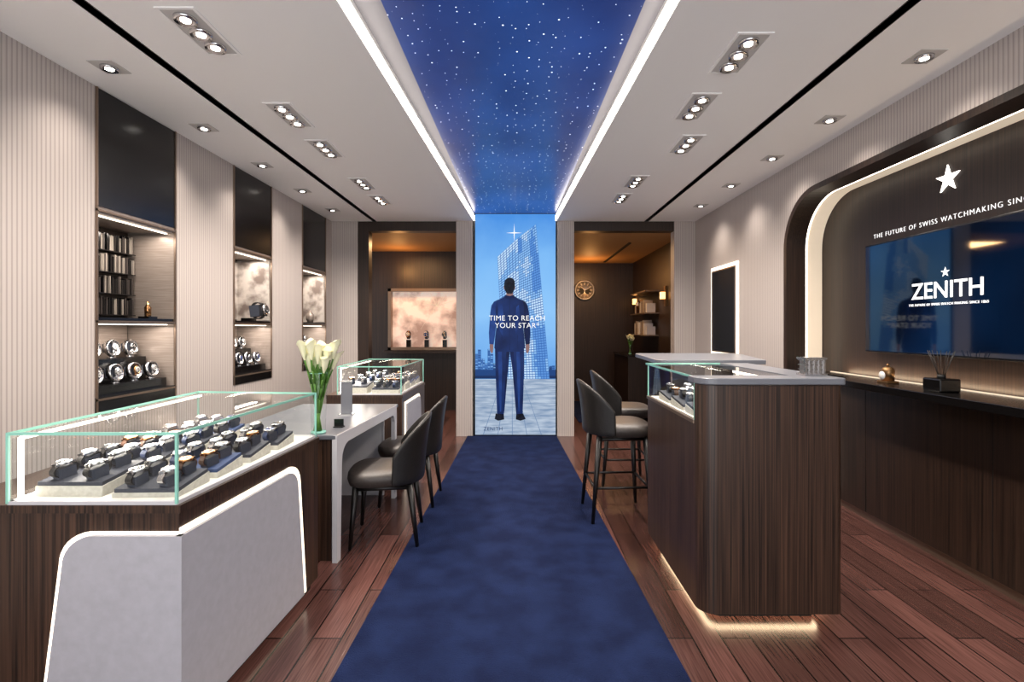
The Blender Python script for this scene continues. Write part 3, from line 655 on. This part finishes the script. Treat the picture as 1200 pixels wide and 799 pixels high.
def pmesh(bm,name,mats):
    bmesh.ops.translate(bm,verts=bm.verts,vec=-Vector(ps.location)); me=D.meshes.new(name); bm.to_mesh(me); bm.free()
    for m in mats: me.materials.append(m)
    o=D.objects.new(name,me); COL.objects.link(o); o.parent=ps
poly('sky',[(557,446),(651,446),(651,251),(557,251)],m_sky,0)
poly('terrace',[(557,509),(651,509),(651,444),(557,444)],m_terr,1)
bm=bmesh.new()
def quad(u0,u1,v0,v1,mi,o=2):
    f=bm.faces.new([bm.verts.new(S(*p,o)) for p in ((u0,v1),(u1,v1),(u1,v0),(u0,v0))]); f.material_index=mi
u=557
while u<650:
    wd=random.uniform(1.6,4); h=random.uniform(10,36) if u<584 else random.uniform(8,24); u1=min(651,u+wd); quad(u,u1,440-h,440,random.choice((0,1,1)),2)
    for q in range(int(h/2)): 
        if u1-u>1.6: quad(u+.4,u1-.4,440-h+.7+q*2,440-h+1.4+q*2,random.choice((0,1,2)),2.5)
    u+=wd
quad(557,651,433,441,0,2.7); quad(557,651,440,443.5,3,2.8)
for v in (446.5,450,455,462,472,487): quad(557,651,v,v+.35,4,2.9)
pmesh(bm,'skyline',(e_city,e_city2,e_tm,e_bl,E('poster_joint','#6f8bb2')))
bm=bmesh.new()
for k in range(-6,7):
    xa=600+k*6; xb=600+k*17
    if 557<xb<650:
        bm.faces.new([bm.verts.new(S(*p,2.9)) for p in ((xb,509),(xb+.8,509),(xa+.3,445),(xa,445))])
pmesh(bm,'paving_joints',(E('poster_joint2','#6f8bb2'),))
def tower(c00,c10,c11,c01,nu,nv,o,name,bias):
    bm=bmesh.new()
    def L(s_,t_): 
        return tuple((c00[i]*(1-s_)+c10[i]*s_)*(1-t_)+(c01[i]*(1-s_)+c11[i]*s_)*t_ for i in (0,1))
    for i in range(nu):
        for j in range(nv):
            g_=.09; a=[L((i+g_)/nu,(j+g_*2)/nv),L((i+1-g_)/nu,(j+g_*2)/nv),L((i+1-g_)/nu,(j+1-g_)/nv),L((i+g_)/nu,(j+1-g_)/nv)]
            f=bm.faces.new([bm.verts.new(S(*p,o+.5)) for p in a]); q=mnoise.noise(Vector((i*.2,j*.08,bias*7)))*.8+random.uniform(-.07,.07)+bias
            f.material_index=0 if q>.12 else (1 if q>-.2 else 2)
    pmesh(bm,name,(e_tl,e_tm,e_td))
poly('tower_base_l',[(590,444),(611,444),(607,279),(583,301)],e_tf,3)
poly('tower_base_r',[(611,444),(644,444),(628,263),(607,279)],e_tf,3)
tower((590,444),(611,444),(607,279),(583,301),7,52,3,'tower_facade_left',.25)
tower((611,444),(644,444),(628,263),(607,279),10,60,3,'tower_facade_right',-.02)
for k,(a_,b_) in enumerate((((602,262),(603.2,284)),((593,272.4),(612,273.8)))):
    poly('glint_%d'%k,[(a_[0],(a_[1]+b_[1])/2),((a_[0]+b_[0])/2,b_[1]),(b_[0],(a_[1]+b_[1])/2),((a_[0]+b_[0])/2,a_[1])],e_w,5)
# man seen from behind (printed figure)
poly('trousers',[(580,402),(580.4,425),(581.5,455),(582.5,484),(590.5,486),(592.5,460),(595,432),(597.5,412),(600.5,432),(603,460),(605,486),(612.5,484),(613.5,455),(614.4,425),(614,402)],e_suit,6)
poly('trouser_fold_l',[(583.5,412),(585.8,482),(587.4,482),(588.6,430),(588,412)],e_suit2,6.5)
poly('trouser_fold_r',[(605,412),(607.5,482),(609,482),(610,430),(609,412)],e_suit2,6.5)
poly('trouser_dark_l',[(593.5,412),(592.2,440),(590.4,470),(591,484),(593,460),(595.6,432),(597.5,412)],e_suit3,6.6)
poly('trouser_dark_r',[(597.5,412),(600.3,432),(602.8,460),(604.8,484),(606,470),(604,440),(602,412)],e_suit3,6.6)
poly('shoe_l',[(581,484),(579.8,490.5),(584,492.5),(591,491),(590.5,485)],e_hair,7); poly('shoe_r',[(605,485),(604.5,491),(610,492.5),(616,490.5),(613,484)],e_hair,7)
poly('hand_l',[(574.5,401),(573.8,406),(574.6,411),(576,414),(577.6,413),(578.2,408),(578.3,401)],e_skin,7); poly('hand_r',[(616,401),(616,408),(616.8,413),(618.4,414),(620,411),(620.6,406),(620,401)],e_skin,7)
poly('arm_l',[(583,351.5),(579,353.5),(576,358),(574.6,366),(573.8,378),(573.0,390),(573.6,403),(578.6,403.5),(580.4,392),(582,376),(583.6,362)],e_suit2,8)
poly('arm_r',[(611.6,351.5),(615.5,353.5),(618.4,358),(619.8,366),(620.6,378),(621.4,390),(620.8,403),(615.8,403.5),(614.2,392),(612.8,376),(611.4,362)],e_suit3,8)
poly('jacket',[(592.3,346.5),(587,350),(582.2,352),(580.6,360),(581.2,374),(581.6,384),(580.2,396),(579.4,408),(588,409.5),(598,410),(607,409.5),(615.4,408),(614.6,396),(613.2,384),(613.6,374),(614.2,360),(612.4,352),(607.4,350),(602,346.5)],e_suit,9)
poly('jacket_seam',[(597.0,350),(596.8,410),(597.5,410),(597.5,350)],e_suit3,10)
poly('jacket_vent_l',[(588,392),(587.4,409),(588.1,409),(588.6,392)],e_suit3,10); poly('jacket_vent_r',[(606,392),(606.6,409),(607.3,409),(606.6,392)],e_suit3,10)
poly('jacket_light',[(584,355),(583.6,366),(585.2,386),(589,394),(590.5,372),(588.6,356)],e_suit2,9.5); poly('jacket_light_r',[(605,360),(603.6,378),(604.4,392),(607.4,384),(609,368),(608,357)],e_suit2,9.5)
poly('neck',[(593.7,340),(593.2,347.5),(597.5,349),(601.5,347.5),(601,340)],e_skin,9.2); poly('collar',[(592.0,345.6),(591.6,349),(597.2,350.6),(602.8,349),(602.4,345.6),(597.2,347.0)],e_suit3,10)
poly('ear_l',[(590.8,334),(590.2,337),(591.2,340),(592,339),(592,335)],e_skin,9.3); poly('ear_r',[(603.2,334),(604.0,337),(603,340),(602.2,339),(602.2,335)],e_skin,9.3)
poly('hair',[(590.9,336),(590.9,331.5),(592.2,328),(594.8,326),(598.2,325.4),(601.3,326.6),(603.2,329.4),(603.5,333),(603.2,337),(602.2,340.4),(601,343.2),(599.2,344.4),(597.2,344.0),(595.2,344.4),(593.4,343.2),(591.9,340.4)],e_hair,10)
text('poster_line','TIME TO REACH',(S(606,373)[0],YS-.03,S(606,373)[2]),.092,e_w,ps,ext=.0005,space=1.08)
text('poster_line2','YOUR STAR*',(S(606,381.5)[0],YS-.03,S(606,381.5)[2]),.092,e_w,ps,ext=.0005,space=1.08)
text('poster_logo','ZENITH',(S(578,502)[0],YS-.03,S(578,502)[2]),.065,e_bl,ps,ext=.0005,space=1.1)
# ---------------------------------------------------------------- back room contents
dn=grp('illuminated_display_niche',(-1.5,8.25,1.5))
m_mural=noise_mat('backlit_mural','#dcc6b8','#95796e',(1,1,1),3.5,0.5,0,10,lo=.42,hi=.64); n,l,b=nt(m_mural)
l.new([x for x in n if x.type=='VALTORGB'][0].outputs[0],b.inputs['Emission Color']); b.inputs['Emission Strength'].default_value=.75
box('mural',-2.08,-1.0,8.28,8.295,1.06,1.98,m_mural,dn)
for nm,a in (('l',(-2.13,-2.08,1.01,2.03)),('r',(-1.0,-.95,1.01,2.03)),('t',(-2.13,-.95,1.98,2.03)),('b',(-2.13,-.95,1.01,1.06))): box('frame_'+nm,a[0],a[1],8.16,8.295,a[2],a[3],m_trim,dn)
bm=bmesh.new()
for i in range(14):
    p0=Vector((-1.35,8.274,1.75)); a=random.uniform(0,6.28); Ln=random.uniform(.2,.55); p1=Vector((max(-2.06,min(-1.02,p0.x+Ln*1.3*math.cos(a))),8.274,max(1.08,min(1.96,p0.z+Ln*math.sin(a))))); btaper(bm,p0,p1,.004,.002,5)
fin('mural_linework',bm,m_softglow,dn)
for i,x in enumerate((-1.8,-1.5,-1.2)):
    box('pillar_%d'%i,x-.035,x+.035,8.19,8.26,1.06,1.18,m_gloss,dn); put_watch(dn,(x,8.255,1.255),0,0,1.9,None,True)
ln=grp('wall_ledge',(-1.5,8.2,.98)); box('board',-2.2,-.9,8.1,8.295,.96,1.0,m_woodd,ln)
wc=grp('round_wall_clock',(1.29,9.47,2.1))
R=Matrix.Translation((1.29,9.5,2.10))@Matrix.Rotation(math.radians(90),4,'X'); bm=bmesh.new(); blathe(bm,[(.19,0),(.20,.03),(.185,.045),(.165,.045),(.16,.03),(.001,.028)],0,0,0,32,0,R)
for i in range(12): bbox(bm,-.008,.008,.1,.145,.029,.036,1,R@Matrix.Rotation(i*math.pi/6,4,'Z'))
bbox(bm,-.006,.006,0,.11,.036,.04,1,R@Matrix.Rotation(.8,4,'Z')); bbox(bm,-.006,.006,0,.08,.036,.04,1,R@Matrix.Rotation(-1.2,4,'Z'))
blathe(bm,[(.05,.030),(.055,.034),(.05,.036),(.045,.032)],.06,-.02,0,20,2,R); blathe(bm,[(.05,.030),(.055,.034),(.05,.036),(.045,.032)],-.06,-.02,0,20,2,R)
fin('clock_body',bm,[M('clock_steel','#9a9a9e',.35,.6),m_white,m_black],wc)
msc=M('sconce_glow','#ffffff',.5,em='#ffb060',es=4)
for yy in (9.1,7.35):
    sc_=grp('wall_sconce',(2.17,yy,1.85)); box('plate',2.19,2.22,yy-.04,yy+.04,1.7,2.0,m_brass,sc_); box('shade',2.13,2.19,yy-.04,yy+.04,1.81,1.91,msc,sc_)
sh_=grp('wall_bookshelf',(2.1,8.2,1.6))
for i,z in enumerate((1.25,1.6,1.95)):
    box('board_%d'%i,2.0,2.22,7.75,8.75,z,z+.02,m_trim,sh_)
bm=bmesh.new()
for z in (1.27,1.62):
    y=7.8
    while y<8.6:
        wd=random.uniform(.02,.09); bbox(bm,2.04,2.18,y,y+wd,z,z+random.uniform(.12,.24),random.choice((0,1,2))); y+=wd+random.choice((.004,.1))
fin('books_and_boxes',bm,[m_bronze,m_white,m_gold],sh_)
sd=grp('side_cabinet',(1.95,8.3,0)); box('body',1.75,2.20,7.8,8.9,.04,.92,m_woodd,sd); box('top',1.73,2.21,7.78,8.92,.92,.95,m_gloss,sd); box('foot',1.78,2.18,7.84,8.86,0,.04,m_black,sd)
lilies((1.87,8.2,.951),.62,7)
# ---------------------------------------------------------------- world, camera
w_=D.worlds.new('World'); C.scene.world=w_; w_.use_nodes=True; w_.node_tree.nodes['Background'].inputs[0].default_value=(0.97,0.98,1,1); w_.node_tree.nodes['Background'].inputs[1].default_value=3.3
cam=D.cameras.new('Camera'); co=D.objects.new('Camera',cam); COL.objects.link(co); C.scene.camera=co
co.location=(0,0,1.38); co.rotation_euler=(math.radians(90),0,0); cam.sensor_width=36; cam.lens=580/1200*36; cam.shift_x=-.005; cam.shift_y=-.0129; cam.clip_start=.05
try: C.scene.view_settings.view_transform='Standard'
except Exception as ex: print(ex)
